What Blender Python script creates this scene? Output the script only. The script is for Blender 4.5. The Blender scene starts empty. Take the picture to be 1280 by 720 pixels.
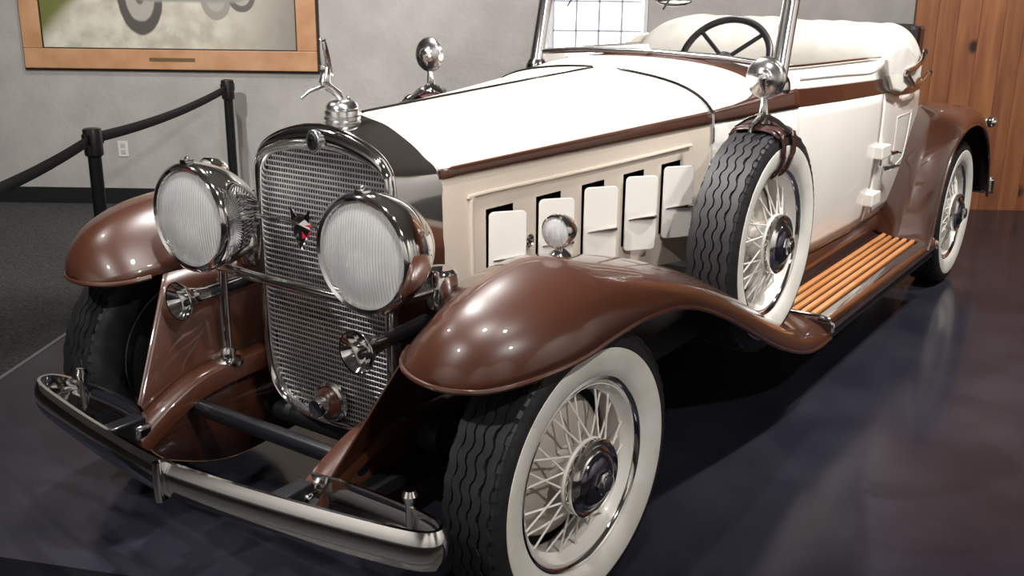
import bpy, bmesh, math, random
from mathutils import Vector, Matrix
random.seed(7)
scene = bpy.context.scene
COL = scene.collection
PI = math.pi

# ------------------------------------------------------------------ camera
CAM = (-2.0257, -1.9899, 1.5751); YAW, PITCH, ROLL, FPX = 0.6079, -0.2958, 0.0125, 1294.9
cd = bpy.data.cameras.new('camera'); cam = bpy.data.objects.new('camera', cd); COL.objects.link(cam)
cd.sensor_width = 36.0; cd.lens = 36.0 * FPX / 1280.0; cd.clip_start = 0.02
fw = Vector((math.cos(PITCH)*math.cos(YAW), math.cos(PITCH)*math.sin(YAW), math.sin(PITCH)))
rt = Vector((math.sin(YAW), -math.cos(YAW), 0)); up = rt.cross(fw)
r2 = rt*math.cos(ROLL) + up*math.sin(ROLL); u2 = -rt*math.sin(ROLL) + up*math.cos(ROLL)
M4 = Matrix((r2, u2, -fw)).transposed().to_4x4(); M4.translation = Vector(CAM); cam.matrix_world = M4
scene.camera = cam

# ------------------------------------------------------------------ world, lamps, exposure
vs = scene.view_settings
vs.view_transform = 'Standard'; vs.look = 'None'; vs.gamma = 1.0; vs.use_curve_mapping = False; vs.exposure = -0.1
wd = bpy.data.worlds.new('world'); scene.world = wd; wd.use_nodes = True
wd.node_tree.nodes['Background'].inputs[0].default_value = (0.9, 0.93, 1.0, 1); wd.node_tree.nodes['Background'].inputs[1].default_value = 0.0
def spot(name, loc, tgt, w, ang=70, rad=0.05, col=(1, .97, .94), blend=.6):
    l = bpy.data.lights.new(name, 'SPOT'); l.energy = w; l.spot_size = math.radians(ang); l.spot_blend = blend
    l.shadow_soft_size = rad; l.color = col
    o = bpy.data.objects.new(name, l); COL.objects.link(o); o.location = loc
    o.rotation_euler = (Vector(tgt) - Vector(loc)).to_track_quat('-Z', 'Y').to_euler(); return o
LAMPS = [  # track spots: position, aim, watts, cone
    ((-.55, -1.45, 3.1), (-.1, -.5, .8), 80, 75), ((-1.3, -3.1, 3.05), (.6, -.4, .9), 260, 55), ((-2.7, .1, 3.05), (0, .05, .75), 230, 42), ((-.75, -.65, 3.0), (0, 0, .9), 150, 70),
    ((.35, .75, 3.05), (.7, .1, 1.1), 420, 75), ((1.3, .9, 3.05), (1.3, .0, 1.2), 300, 75),
    ((1.75, -1.75, 3.05), (2.1, -.5, .8), 300, 75), ((2.9, -1.9, 3.05), (3.0, -.5, .8), 300, 80),
    ((3.0, .4, 3.05), (2.9, 0, 1.1), 105, 80), ((-.9, 1.5, 3.0), (-.1, .7, .7), 130, 70),
    ((-.7, 1.7, 2.9), (1.9, 5.0, 1.0), 430, 80), ((1.5, 2.6, 3.05), (2.9, 3.6, 1.1), 140, 85), ((2.9, 1.3, 3.05), (4.2, 1.7, 1.2), 225, 95),
    ((4.0, -2.2, 3.05), (5.9, -.8, 1.0), 250, 95), ((-3.2, 1.0, 3.05), (-5.5, 1.0, 1.2), 480, 110), ((-3.0, -3.2, 3.05), (-5.0, -5.5, 1.2), 480, 110),
    ((1.0, -3.6, 3.05), (1.5, -5.8, 1.2), 480, 110), ((5.0, -3.8, 3.05), (5.5, -5.8, 1.2), 220, 110)]
for i, (lp, aim, watts, cone) in enumerate(LAMPS): spot('ceiling_track_spot_%02d_offscreen' % (i+1), (lp[0], lp[1], 3.05), aim, watts, cone)

# ------------------------------------------------------------------ materials
def mat(name, col, rough=.5, metal=0.0, coat=0.0, coat_rough=.04, spec=.5, emit=None, trans=0.0, ior=1.45):
    m = bpy.data.materials.new(name); m.use_nodes = True
    b = m.node_tree.nodes['Principled BSDF']
    b.inputs['Base Color'].default_value = (*col, 1); b.inputs['Roughness'].default_value = rough; b.inputs['Metallic'].default_value = metal
    b.inputs['Coat Weight'].default_value = coat; b.inputs['Coat Roughness'].default_value = coat_rough
    b.inputs['Specular IOR Level'].default_value = spec; b.inputs['Transmission Weight'].default_value = trans; b.inputs['IOR'].default_value = ior
    if emit: b.inputs['Emission Color'].default_value = (*emit[0], 1); b.inputs['Emission Strength'].default_value = emit[1]
    return m
def nodes(m): return m.node_tree.nodes, m.node_tree.links, m.node_tree.nodes['Principled BSDF']
def noise_color(m, c1, c2, scale, detail=4, stretch=(1, 1, 1), bump=0.0, bscale=None, bdist=.01, lo=.35, hi=.65, rough=.5):
    N, L, b = nodes(m)
    tc = N.new('ShaderNodeTexCoord'); mp = N.new('ShaderNodeMapping'); mp.inputs['Scale'].default_value = stretch
    L.new(tc.outputs['Object'], mp.inputs['Vector'])
    n = N.new('ShaderNodeTexNoise'); n.inputs['Scale'].default_value = scale; n.inputs['Detail'].default_value = detail
    n.inputs['Roughness'].default_value = rough
    L.new(mp.outputs[0], n.inputs['Vector'])
    r = N.new('ShaderNodeValToRGB'); r.color_ramp.elements[0].color = (*c1, 1); r.color_ramp.elements[1].color = (*c2, 1)
    r.color_ramp.elements[0].position = lo; r.color_ramp.elements[1].position = hi
    L.new(n.outputs['Fac'], r.inputs[0]); L.new(r.outputs[0], b.inputs['Base Color'])
    if bump:
        n2 = N.new('ShaderNodeTexNoise'); n2.inputs['Scale'].default_value = bscale or scale; n2.inputs['Detail'].default_value = 3
        L.new(mp.outputs[0], n2.inputs['Vector'])
        bp = N.new('ShaderNodeBump'); bp.inputs['Strength'].default_value = bump; bp.inputs['Distance'].default_value = bdist
        L.new(n2.outputs['Fac'], bp.inputs['Height']); L.new(bp.outputs[0], b.inputs['Normal'])
    return m
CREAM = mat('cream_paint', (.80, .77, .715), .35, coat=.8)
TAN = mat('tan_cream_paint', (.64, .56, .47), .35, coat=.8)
BROWN = mat('brown_paint', (.053, .0165, .0080), .35, coat=1.0, coat_rough=.03)
BELT = BROWN
CHROME = mat('chrome', (.78, .77, .76), .07, metal=1.0)
GRILLE_CHROME = mat('satin_grille_chrome', (.97, .97, .97), .28, metal=1.0)
GRILLE_DIM = mat('dim_grille_steel', (.62, .61, .60), .35, metal=1.0)
SATIN = mat('satin_chrome', (.88, .87, .86), .20, metal=1.0)
CHROME_DARK = mat('darkened_chrome', (.60, .59, .58), .16, metal=1.0)  # darker copy of the chrome, dimmer reflections put into its colour
BLACK = mat('black_enamel', (.006, .006, .008), .3, coat=.6)
CHASSIS = mat('chassis_black', (.008, .008, .010), .55)
RUBBER = noise_color(mat('tire_rubber', (.02, .02, .022), .55), (.008, .008, .009), (.015, .015, .016), 30)
WHITEWALL = noise_color(mat('whitewall_rubber', (.7, .68, .62), .5), (.62, .59, .53), (.72, .70, .65), 9)
DRUM = mat('brake_drum_grey', (.46, .41, .36), .35, coat=.5)
LEATHER_W = noise_color(mat('white_canvas', (.8, .78, .73), .6), (.54, .515, .465), (.64, .615, .565), 6, bump=.15, bscale=14)
STRAP = mat('red_brown_leather', (.040, .012, .010), .4, coat=.3)
RIBWOOD = noise_color(mat('orange_wood_rib', (.6, .25, .08), .35, coat=.5), (.52, .20, .06), (.72, .34, .13), 8, stretch=(.4, 4, 4))
BOARD = mat('running_board_mat', (.035, .016, .013), .35, coat=.4)
RED = mat('red_enamel', (.45, .01, .04), .2, coat=1)
DARKTRIM = mat('dark_trim', (.03, .027, .03), .35)
GLASS = mat('clear_glass', (1, 1, 1), .0, trans=1.0, ior=1.02, spec=.3)
def lens_mat():
    m = mat('fluted_lens', (.90, .90, .90), .12, trans=.55, coat=.3); N, L, b = nodes(m)
    tc = N.new('ShaderNodeTexCoord'); w = N.new('ShaderNodeTexWave'); w.bands_direction = 'Y'; w.inputs['Scale'].default_value = 36
    L.new(tc.outputs['Object'], w.inputs['Vector'])
    bp = N.new('ShaderNodeBump'); bp.inputs['Strength'].default_value = .35; bp.inputs['Distance'].default_value = .0035
    L.new(w.outputs['Fac'], bp.inputs['Height']); L.new(bp.outputs[0], b.inputs['Normal']); return m
LENS = lens_mat()
STUCCO = noise_color(mat('grey_stucco', (.5, .48, .44), .85), (.415, .395, .375), (.475, .455, .43), 5, bump=.25, bscale=30, bdist=.012)
CARPET = noise_color(mat('grey_carpet', (.1, .1, .1), .95, spec=.1), (.045, .043, .043), (.11, .105, .10), 90, bump=.6, bscale=220, lo=.3, hi=.7)
VINYL = noise_color(mat('dark_polished_floor', (.02, .02, .026), .17, spec=.24), (.017, .017, .025), (.027, .0265, .036), 3, bump=.03, bscale=5)
CEIL = mat('ceiling_paint', (.20, .19, .18), .9)
ROOMWALL = mat('room_wall_paint', (.60, .58, .55), .9)
BASEBLK = mat('black_vinyl_base', (.012, .012, .014), .45)
POSTBLK = mat('black_metal_post', (.010, .010, .011), .35)
WEB = noise_color(mat('black_webbing', (.012, .012, .013), .8), (.010, .010, .011), (.018, .018, .019), 200)
PANE = mat('daylight_pane', (.9, .92, .95), .3, emit=((.93, .96, 1.0), 5.5))
WINFRAME = mat('white_window_frame', (.75, .76, .80), .5)
BRASS = mat('brass_plate', (.30, .20, .10), .35, metal=.7)
PLASTIC = mat('white_plastic', (.72, .71, .66), .4)
OAK = noise_color(mat('honey_oak', (.5, .25, .1), .4, coat=.2), (.50, .255, .125), (.62, .35, .19), 5, stretch=(1, 1, 1))
def pine(seed):
    m = mat('knotty_pine_%d' % seed, (.3, .11, .04), .45, coat=.25)
    N, L, b = nodes(m)
    tc = N.new('ShaderNodeTexCoord'); mp = N.new('ShaderNodeMapping'); mp.inputs['Location'].default_value = (seed*3.1, seed*1.7, seed*2.3)
    mp.inputs['Scale'].default_value = (9, 9, .9); L.new(tc.outputs['Object'], mp.inputs['Vector'])
    n = N.new('ShaderNodeTexNoise'); n.inputs['Scale'].default_value = 1.6; n.inputs['Detail'].default_value = 6; n.inputs['Distortion'].default_value = .5
    L.new(mp.outputs[0], n.inputs['Vector'])
    r = N.new('ShaderNodeValToRGB'); e = r.color_ramp.elements
    k = .92 + .05*(seed % 4)
    e[0].color = (.27*k, .092*k, .040*k, 1); e[0].position = .3; e[1].color = (.50*k, .200*k, .080*k, 1); e[1].position = .72
    L.new(n.outputs['Fac'], r.inputs[0])
    v = N.new('ShaderNodeTexVoronoi'); v.inputs['Scale'].default_value = 2.6; mp2 = N.new('ShaderNodeMapping')
    mp2.inputs['Location'].default_value = (seed*1.3, seed*.7, seed*.9); mp2.inputs['Scale'].default_value = (1, 1, .75)
    L.new(tc.outputs['Object'], mp2.inputs['Vector']); L.new(mp2.outputs[0], v.inputs['Vector'])
    r2_ = N.new('ShaderNodeValToRGB'); r2_.color_ramp.elements[0].position = .05; r2_.color_ramp.elements[1].position = .12
    r2_.color_ramp.elements[0].color = (1, 1, 1, 1); r2_.color_ramp.elements[1].color = (0, 0, 0, 1)
    L.new(v.outputs['Distance'], r2_.inputs[0])
    mx = N.new('ShaderNodeMix'); mx.data_type = 'RGBA'; mx.inputs['B'].default_value = (.04, .015, .008, 1)
    L.new(r2_.outputs[0], mx.inputs['Factor']); L.new(r.outputs[0], mx.inputs['A']); L.new(mx.outputs['Result'], b.inputs['Base Color'])
    return m
PINE = [pine(i) for i in range(4)]

# ------------------------------------------------------------------ mesh helpers
def link(name, me, m, parent=None):
    o = bpy.data.objects.new(name, me); COL.objects.link(o)
    if m is not None and not me.materials: me.materials.append(m)
    if parent is not None: o.parent = parent
    return o
def build(name, V, F, m, parent=None, smooth=True, ang=40, bevel=0, solid=0, sub=0, fix=True):
    me = bpy.data.meshes.new(name); me.from_pydata([tuple(v) for v in V], [], F)
    bm = bmesh.new(); bm.from_mesh(me)
    bmesh.ops.remove_doubles(bm, verts=bm.verts, dist=1e-5)
    if fix: bmesh.ops.recalc_face_normals(bm, faces=bm.faces)
    bm.to_mesh(me); bm.free()
    if smooth:
        me.polygons.foreach_set('use_smooth', [True]*len(me.polygons)); me.set_sharp_from_angle(angle=math.radians(ang))
    me.update()
    o = link(name, me, m, parent)
    if solid:
        md = o.modifiers.new('solid', 'SOLIDIFY'); md.thickness = solid; md.offset = 0
    if bevel:
        md = o.modifiers.new('bevel', 'BEVEL'); md.width = bevel; md.segments = 2; md.limit_method = 'ANGLE'
    if sub:
        md = o.modifiers.new('sub', 'SUBSURF'); md.levels = sub; md.render_levels = sub
    return o
def merge(*parts):
    V, F = [], []
    for v, f in parts:
        k = len(V); V += list(v); F += [tuple(i+k for i in q) for q in f]
    return V, F
def box(c, s, rz=0.0):
    V = []
    for x in (-1, 1):
        for y in (-1, 1):
            for z in (-1, 1):
                px, py = x*s[0]/2, y*s[1]/2
                V.append((c[0]+px*math.cos(rz)-py*math.sin(rz), c[1]+px*math.sin(rz)+py*math.cos(rz), c[2]+z*s[2]/2))
    return V, [(0, 1, 3, 2), (4, 6, 7, 5), (0, 4, 5, 1), (2, 3, 7, 6), (0, 2, 6, 4), (1, 5, 7, 3)]
def frame_for(t, prev=None):
    t = t.normalized()
    a = prev if prev is not None else (Vector((0, 0, 1)) if abs(t.z) < .9 else Vector((1, 0, 0)))
    n = (a - t*a.dot(t)).normalized(); return n, t.cross(n)
def tube(pts, r, n=10, closed=False, caps=True, ry=None):
    pts = [Vector(p) for p in pts]; K = len(pts); V, F = [], []; prev = None
    for i, p in enumerate(pts):
        if closed: t = pts[(i+1) % K] - pts[i-1]
        else: t = pts[min(i+1, K-1)] - pts[max(i-1, 0)]
        nn, bb = frame_for(t, prev); prev = nn
        rr = r[i] if isinstance(r, (list, tuple)) else r
        r2_ = rr if ry is None else ry
        for j in range(n):
            a = 2*PI*j/n; V.append(p + nn*math.cos(a)*rr + bb*math.sin(a)*r2_)
    for i in range(K if closed else K-1):
        for j in range(n):
            a = i*n+j; b = i*n+(j+1) % n; c = ((i+1) % K)*n+(j+1) % n; d = ((i+1) % K)*n+j; F.append((a, b, c, d))
    if caps and not closed: F += [tuple(range(n)), tuple(range((K-1)*n, K*n))]
    return V, F
def lathe(prof, n=48, axis='Y', org=(0, 0, 0)):
    """prof: (r, h) along the axis"""
    V, F = [], []
    for r, h in prof:
        for j in range(n):
            a = 2*PI*j/n; p, q = r*math.cos(a), r*math.sin(a)
            v = {'X': (h, p, q), 'Y': (p, h, q), 'Z': (p, q, h)}[axis]
            V.append((v[0]+org[0], v[1]+org[1], v[2]+org[2]))
    for i in range(len(prof)-1):
        for j in range(n): F.append((i*n+j, i*n+(j+1) % n, (i+1)*n+(j+1) % n, (i+1)*n+j))
    return V, F
def grid(rows, close=False):
    n = len(rows[0]); V = [p for r in rows for p in r]; F = []
    for i in range(len(rows)-1):
        for j in range(n if close else n-1): F.append((i*n+j, i*n+(j+1) % n, (i+1)*n+(j+1) % n, (i+1)*n+j))
    return V, F
def cat(pts, n):
    """Catmull-Rom through pts, n samples by equal parameter"""
    P = [tuple(p) for p in pts]; K = len(P); out = []
    for i in range(n):
        u = i/(n-1)*(K-1); k = min(int(u), K-2); t = u-k
        p0, p1, p2, p3 = P[max(k-1, 0)], P[k], P[k+1], P[min(k+2, K-1)]
        out.append(tuple(.5*((2*b)+(-a+c)*t+(2*a-5*b+4*c-d)*t*t+(-a+3*b-3*c+d)*t**3) for a, b, c, d in zip(p0, p1, p2, p3)))
    return out
def resample(pts, n):
    P = [Vector(p) for p in pts]; L = [0]
    for a, b in zip(P, P[1:]): L.append(L[-1]+(b-a).length)
    out = []; k = 0
    for i in range(n):
        s = L[-1]*i/(n-1)
        while k < len(P)-2 and L[k+1] < s: k += 1
        t = (s-L[k])/max(L[k+1]-L[k], 1e-9); out.append(P[k].lerp(P[k+1], t))
    return out
def lin(tab, x):
    if x <= tab[0][0]: return tab[0][1]
    for (a, b), (c, d) in zip(tab, tab[1:]):
        if x <= c:
            t = (x-a)/(c-a); return b+(d-b)*t
    return tab[-1][1]
def Yo(V, s): return [(v[0], v[1]*s, v[2]) for v in V]     # outward coordinate -> world y (s=-1 visible side, s=+1 far side)
def empty(name, loc, parent=None, rz=0.0):
    o = bpy.data.objects.new(name, None); COL.objects.link(o); o.location = loc; o.rotation_euler = (0, 0, rz); o.empty_display_size = .1
    if parent is not None: o.parent = parent
    return o
def tag(o, label=None, cat_=None, group=None, kind=None):
    if label: o['label'] = label
    if cat_: o['category'] = cat_
    if group: o['group'] = group
    if kind: o['kind'] = kind
    return o
def lab(o, s): o['label'] = s; return o

# ================================================================== SETTING
BW = Vector((2.48, 4.31, 0)); DW = Vector((.5614508, -.8275102, 0)); NW = Vector((-.8275102, -.5614508, 0))
def W(u, z, off=0.0): p = BW + DW*u + NW*off; return (p.x, p.y, z)
def wbox(u0, u1, z0, z1, o0, o1):
    V = [W(u, z, o) for u in (u0, u1) for o in (o0, o1) for z in (z0, z1)]
    return V, [(0, 1, 3, 2), (4, 6, 7, 5), (0, 4, 5, 1), (2, 3, 7, 6), (0, 2, 6, 4), (1, 5, 7, 3)]
ZC = -.05; ZT = 3.4
UWOOD = 5.295; WU0, WU1, WZ0, WZ1 = 2.80, 3.525, .80, 2.15
wall = build('wall_back', *merge(wbox(-6.1, WU0, ZC, ZT, -.12, 0), wbox(WU1, UWOOD, ZC, ZT, -.12, 0), wbox(WU0, WU1, ZC, WZ0, -.12, 0), wbox(WU0, WU1, WZ1, ZT, -.12, 0)), STUCCO, smooth=False)
tag(wall, kind='structure')
bb = build('baseboard_back', *wbox(-6.1, UWOOD, ZC, .065, .0005, .014), BASEBLK, smooth=False, bevel=.003); tag(bb, kind='structure')
ww = build('wall_right', *wbox(UWOOD, 12.2, -.05, ZT, -.12, 0.0), mat('plank_backing', (.05, .02, .01), .8), smooth=False); tag(ww, kind='structure')
u = UWOOD; i = 0
while u < 12.0:
    w = random.choice((.135, .15, .165))
    build('plank', *wbox(u+.0006, u+w-.0006, 0.0, ZT, 0, .018), PINE[i % 4], ww, smooth=False, bevel=.0015); u += w; i += 1
# window with panes
win = build('window_1', *merge(wbox(WU0, WU0+.04, WZ0, WZ1, -.10, .02), wbox(WU1-.028, WU1, WZ0, WZ1, -.10, .012), wbox(WU0, WU1, WZ0, WZ0+.05, -.10, .03), wbox(WU0, WU1, WZ1-.04, WZ1, -.10, .02)), WINFRAME, smooth=False, bevel=.003)
tag(win, kind='structure')
build('curtain_edge', *wbox(WU0+.05, WU0+.085, WZ0+.05, WZ1-.04, -.06, -.02), WINFRAME, win, smooth=False)
cols = [2.893+.1545*k for k in range(5)]; rows_ = [.793+.195*k for k in range(8)]
for c_ in cols: build('mullion', *wbox(c_-.008, c_+.008, WZ0+.04, WZ1-.03, -.075, -.045), mat('grey_lead_mullion', (.50, .50, .58), .5) if c_ == cols[0] else bpy.data.materials['grey_lead_mullion'], win, smooth=False)
for r_ in rows_[1:7]: build('glazing_bar', *wbox(2.89, WU1-.03, r_-.007, r_+.007, -.075, -.045), bpy.data.materials['grey_lead_mullion'], win, smooth=False)
for a, b in zip(cols, cols[1:]):
    for c_, d_ in zip(rows_, rows_[1:]):
        build('pane', *wbox(a+.008, b-.008, c_+.007, d_-.007, -.066, -.056), PANE, win, smooth=False)
build('pane', *wbox(WU0+.04, 2.887, WZ0+.05, WZ1-.04, -.066, -.056), PANE, win, smooth=False)
# remaining room shell
fl = build('floor', [(-7, -7, ZC), (10.5, -7, ZC), (10.5, 10, ZC), (-7, 10, ZC)], [(0, 1, 2, 3)], CARPET, smooth=False, solid=.02); tag(fl, kind='structure'); fl.location.z = -.01
ce = build('ceiling', [(-7, -7, ZT), (10.5, -7, ZT), (10.5, 10, ZT), (-7, 10, ZT)], [(0, 1, 2, 3)], CEIL, smooth=False, solid=.05); tag(ce, kind='structure')
for nm, a, b in (('wall_front', (-6, -6.5), (-6, 9.5)), ('wall_near', (-6, -6), (10, -6)), ('wall_left', (-6, 9.35), (-.75, 9.35))):
    c_ = ((a[0]+b[0])/2, (a[1]+b[1])/2, (ZC+ZT)/2); s_ = (max(abs(b[0]-a[0]), .1), max(abs(b[1]-a[1]), .1), ZT-ZC)
    tag(build(nm, *box(c_, s_), ROOMWALL, smooth=False), kind='structure')
# platform
PC = Vector((-1.03, 1.287, 0)); d1 = Vector((.8628, .5055, 0)); d2 = Vector((.3816, -.9243, 0))
def along_wall_hit(p, d):
    t = (BW - p).dot(NW) / d.dot(NW); return p + d*(t-.02)
q1 = along_wall_hit(PC, d1); q2 = PC + d2*6.2; q3 = along_wall_hit(q2, d1)
poly = [PC, q2, q3, q1]
V = [(p.x, p.y, 0) for p in poly] + [(p.x, p.y, ZC) for p in poly]
pf = build('platform', V, [(0, 1, 2, 3), (7, 6, 5, 4), (0, 4, 5, 1), (1, 5, 6, 2), (2, 6, 7, 3), (3, 7, 4, 0)], VINYL, smooth=False); tag(pf, kind='structure')
def edge_strip(name, a, b, out, w, m, z=0.004, t=.054):
    P = [a, b, b+out*w, a+out*w]; V = [(p.x, p.y, z) for p in P]+[(p.x, p.y, z-t) for p in P]
    o = build(name, V, [(0, 1, 2, 3), (7, 6, 5, 4), (0, 4, 5, 1), (1, 5, 6, 2), (2, 6, 7, 3), (3, 7, 4, 0)], m, smooth=False, bevel=.003); tag(o, kind='structure'); return o
n1 = Vector((-d1.y, d1.x, 0)); n2 = Vector((d2.y, -d2.x, 0))
edge_strip('trim_1', PC, q1, n1, .016, mat('grey_edge_trim', (.16, .16, .165), .4))
edge_strip('trim_2', PC, q2, n2, .20, mat('matte_black_edge', (.004, .004, .006), .9, spec=.1))

# ================================================================== WALL ITEMS
pt = empty('painting', W(.235, .9, 0)); pt_inv = Matrix.Translation(-Vector(W(.235, .9, 0)))
def pbuild(name, VF, m, **k):
    V = [tuple(pt_inv @ Vector(v)) for v in VF[0]]; return build(name, V, VF[1], m, pt, smooth=False, **k)
FU0, FU1, FZ0, FZ1, FB = -.775, 1.245, .905, 2.25, .135
pbuild('frame_rail', wbox(FU0, FU1, FZ0, FZ0+FB, .005, .045), OAK, bevel=.006)
pbuild('frame_rail', wbox(FU0, FU1, FZ1-FB, FZ1, .005, .045), OAK, bevel=.006)
pbuild('frame_stile', wbox(FU0, FU0+FB, FZ0+FB, FZ1-FB, .005, .045), OAK, bevel=.006)
pbuild('frame_stile', wbox(FU1-FB, FU1, FZ0+FB, FZ1-FB, .005, .045), OAK, bevel=.006)
pbuild('frame_backing', wbox(FU0-.012, FU1+.012, FZ0-.014, FZ1+.012, .001, .022), mat('dark_walnut_backing', (.030, .016, .012), .5), bevel=.003)
pbuild('nameplate', wbox(.09, .405, .960, .985, .045, .047), BRASS)
def canvas_mat():
    m = mat('oil_painting', (.5, .5, .4), .45); N, L, b = nodes(m)
    tc = N.new('ShaderNodeTexCoord')
    def val(op, a, b_=None, c=None):
        n = N.new('ShaderNodeMath'); n.operation = op
        for i_, v_ in enumerate((a, b_, c)):
            if v_ is None: continue
            if isinstance(v_, (int, float)): n.inputs[i_].default_value = v_
            else: L.new(v_, n.inputs[i_])
        return n.outputs[0]
    sx = N.new('ShaderNodeSeparateXYZ'); L.new(tc.outputs['Object'], sx.inputs[0])
    U = val('DIVIDE', sx.outputs[0], DW.x)                         # metres along the wall from the painting's centre
    Z = sx.outputs[2]                                              # metres above the painting's origin
    nz = N.new('ShaderNodeTexNoise'); nz.inputs['Scale'].default_value = 7; nz.inputs['Detail'].default_value = 5; L.new(tc.outputs['Object'], nz.inputs['Vector'])
    wob = val('MULTIPLY', val('SUBTRACT', nz.outputs['Fac'], .5), .12)
    def mixc(f, A, B):
        mx = N.new('ShaderNodeMix'); mx.data_type = 'RGBA'
        if isinstance(f, (int, float)): mx.inputs['Factor'].default_value = f
        else: L.new(f, mx.inputs['Factor'])
        for nm, v_ in (('A', A), ('B', B)):
            if isinstance(v_, tuple): mx.inputs[nm].default_value = (*v_, 1)
            else: L.new(v_, mx.inputs[nm])
        return mx.outputs['Result']
    def sm(v_, a, b_):
        n = N.new('ShaderNodeMapRange'); n.interpolation_type = 'SMOOTHSTEP'; L.new(v_, n.inputs[0]); n.inputs[1].default_value = a; n.inputs[2].default_value = b_; return n.outputs[0]
    def ell(cx, cz, rx, rz):
        a = val('POWER', val('DIVIDE', val('SUBTRACT', U, cx), rx), 2.0); c = val('POWER', val('DIVIDE', val('SUBTRACT', Z, cz), rz), 2.0)
        return val('ADD', val('SQRT', val('ADD', a, c)), wob)
    col = mixc(sm(nz.outputs['Fac'], .3, .7), (.48, .44, .35), (.70, .67, .57))
    col = mixc(sm(val('ADD', U, val('MULTIPLY', wob, 3)), .25, .95), col, (.27, .24, .21))
    green = val('MULTIPLY', sm(val('ADD', val('MULTIPLY', U, -1.0), val('ADD', Z, wob)), 1.06, 1.22), 1.0)
    col = mixc(green, col, (.16, .17, .05))
    col = mixc(sm(Z, .55, .75), col, (.30, .30, .24))
    for cx, cz, rx, rz, dk in ((-.225, .49, .150, .25, (.10, .09, .08)), (.29, .50, .105, .16, (.33, .31, .27)), (.465, .515, .095, .12, (.14, .13, .12))):
        e = ell(cx, cz, rx, rz)
        col = mixc(sm(e, 1.06, .98), col, dk); col = mixc(sm(e, .70, .62), col, (.42, .40, .35)); col = mixc(sm(e, .25, .18), col, (.16, .14, .12))
    body = val('MULTIPLY', sm(ell(.12, .56, .42, .16), 1.05, .95), sm(Z, .44, .47))
    col = mixc(body, col, (.30, .29, .27))
    L.new(col, b.inputs['Base Color']); return m
pbuild('canvas', wbox(FU0+FB-.005, FU1-FB+.005, FZ0+FB-.005, FZ1-FB+.005, .022, .030), canvas_mat())
pbuild('canvas_liner', merge(wbox(FU0+FB, FU1-FB, FZ0+FB, FZ0+FB+.007, .026, .042), wbox(FU0+FB, FU0+FB+.007, FZ0+FB, FZ1-FB, .026, .042), wbox(FU1-FB-.007, FU1-FB, FZ0+FB, FZ1-FB, .026, .042)), mat('dark_liner', (.05, .03, .02), .5))
tag(pt, 'oil painting of an old car in a wide honey oak frame with small nameplate', 'painting')
ol = empty('wall_outlet', W(-.167, .3, 0)); iv = Matrix.Translation(-Vector(W(-.167, .3, 0)))
def obuild(n, VF, m, **k): return build(n, [tuple(iv @ Vector(v)) for v in VF[0]], VF[1], m, ol, smooth=False, **k)
obuild('cover_plate', wbox(-.203, -.131, .292, .402, 0, .007), PLASTIC, bevel=.002)
for zz in (.325, .37): obuild('socket', wbox(-.184, -.15, zz-.016, zz+.016, .006, .010), mat('ivory_socket', (.5, .49, .45), .4) if zz < .33 else bpy.data.materials['ivory_socket'], bevel=.003)
tag(ol, 'white electrical outlet on the grey wall below the painting', 'outlet')
# stanchions
P1 = Vector((.822, 2.397, ZC)); P2 = Vector((2.667, 3.63, ZC))
def stanchion(loc, h, label):
    t = empty('stanchion', loc); h -= loc[2]
    build('base', *lathe([(0, 0), (.05, 0), (.05, .012), (.032, .02), (0, .022)], 32, 'Z'), POSTBLK, t)
    build('post', *lathe([(.031, .015), (.031, h-.13)], 28, 'Z'), POSTBLK, t)
    build('belt_head', *lathe([(.031, h-.135), (.043, h-.125), (.043, h-.012), (.040, h-.003), (.03, h), (0, h)], 28, 'Z'), POSTBLK, t)
    cl = build('belt_clip', *box((0, 0, h-.05), (.098, .03, .05), math.atan2(DW.y, DW.x)+.9), POSTBLK, t, smooth=False, bevel=.004)
    tag(t, label, 'stanchion', 'belt barrier posts'); return t
stanchion(P1, .855, 'black belt barrier post at the platform edge beside the car')
stanchion(P2, .862, 'black belt barrier post close to the grey wall under the painting')
def belt(a, b, sag, label, w=.05):
    A, B = Vector(a), Vector(b); rows = []
    for i in range(25):
        t = i/24; p = A.lerp(B, t); p.z -= sag*4*t*(1-t); rows.append([(p.x, p.y, p.z-w/2), (p.x, p.y, p.z+w/2)])
    o = build('barrier_belt', *grid(rows), WEB, solid=.003); tag(o, label, 'belt', 'barrier belts'); return o
hd = (P2-P1).normalized()
belt((P1+hd*.04)+Vector((0, 0, .855)), (P2-hd*.04)+Vector((0, 0, .855)), .03, 'black webbing belt stretched between the two barrier posts')
P0 = Vector((-.80, 1.28, 0)); h0 = (P1-P0); h0.z = 0; h0.normalize()
belt(Vector((P0.x, P0.y, .80)), Vector((P1.x, P1.y, .805))-h0*.04, .05, 'black webbing belt running from the platform edge post away from the wall')

# ================================================================== CAR
car = empty('vintage_convertible', (0, 0, 0))
tag(car, 'cream and brown vintage convertible with chrome grille, whitewall tires and side-mounted spares', 'car')
def part(name, VF, m, parent=None, **k): return build(name, VF[0], VF[1], m, parent or car, **k)
SIDES = (-1, 1)

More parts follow.
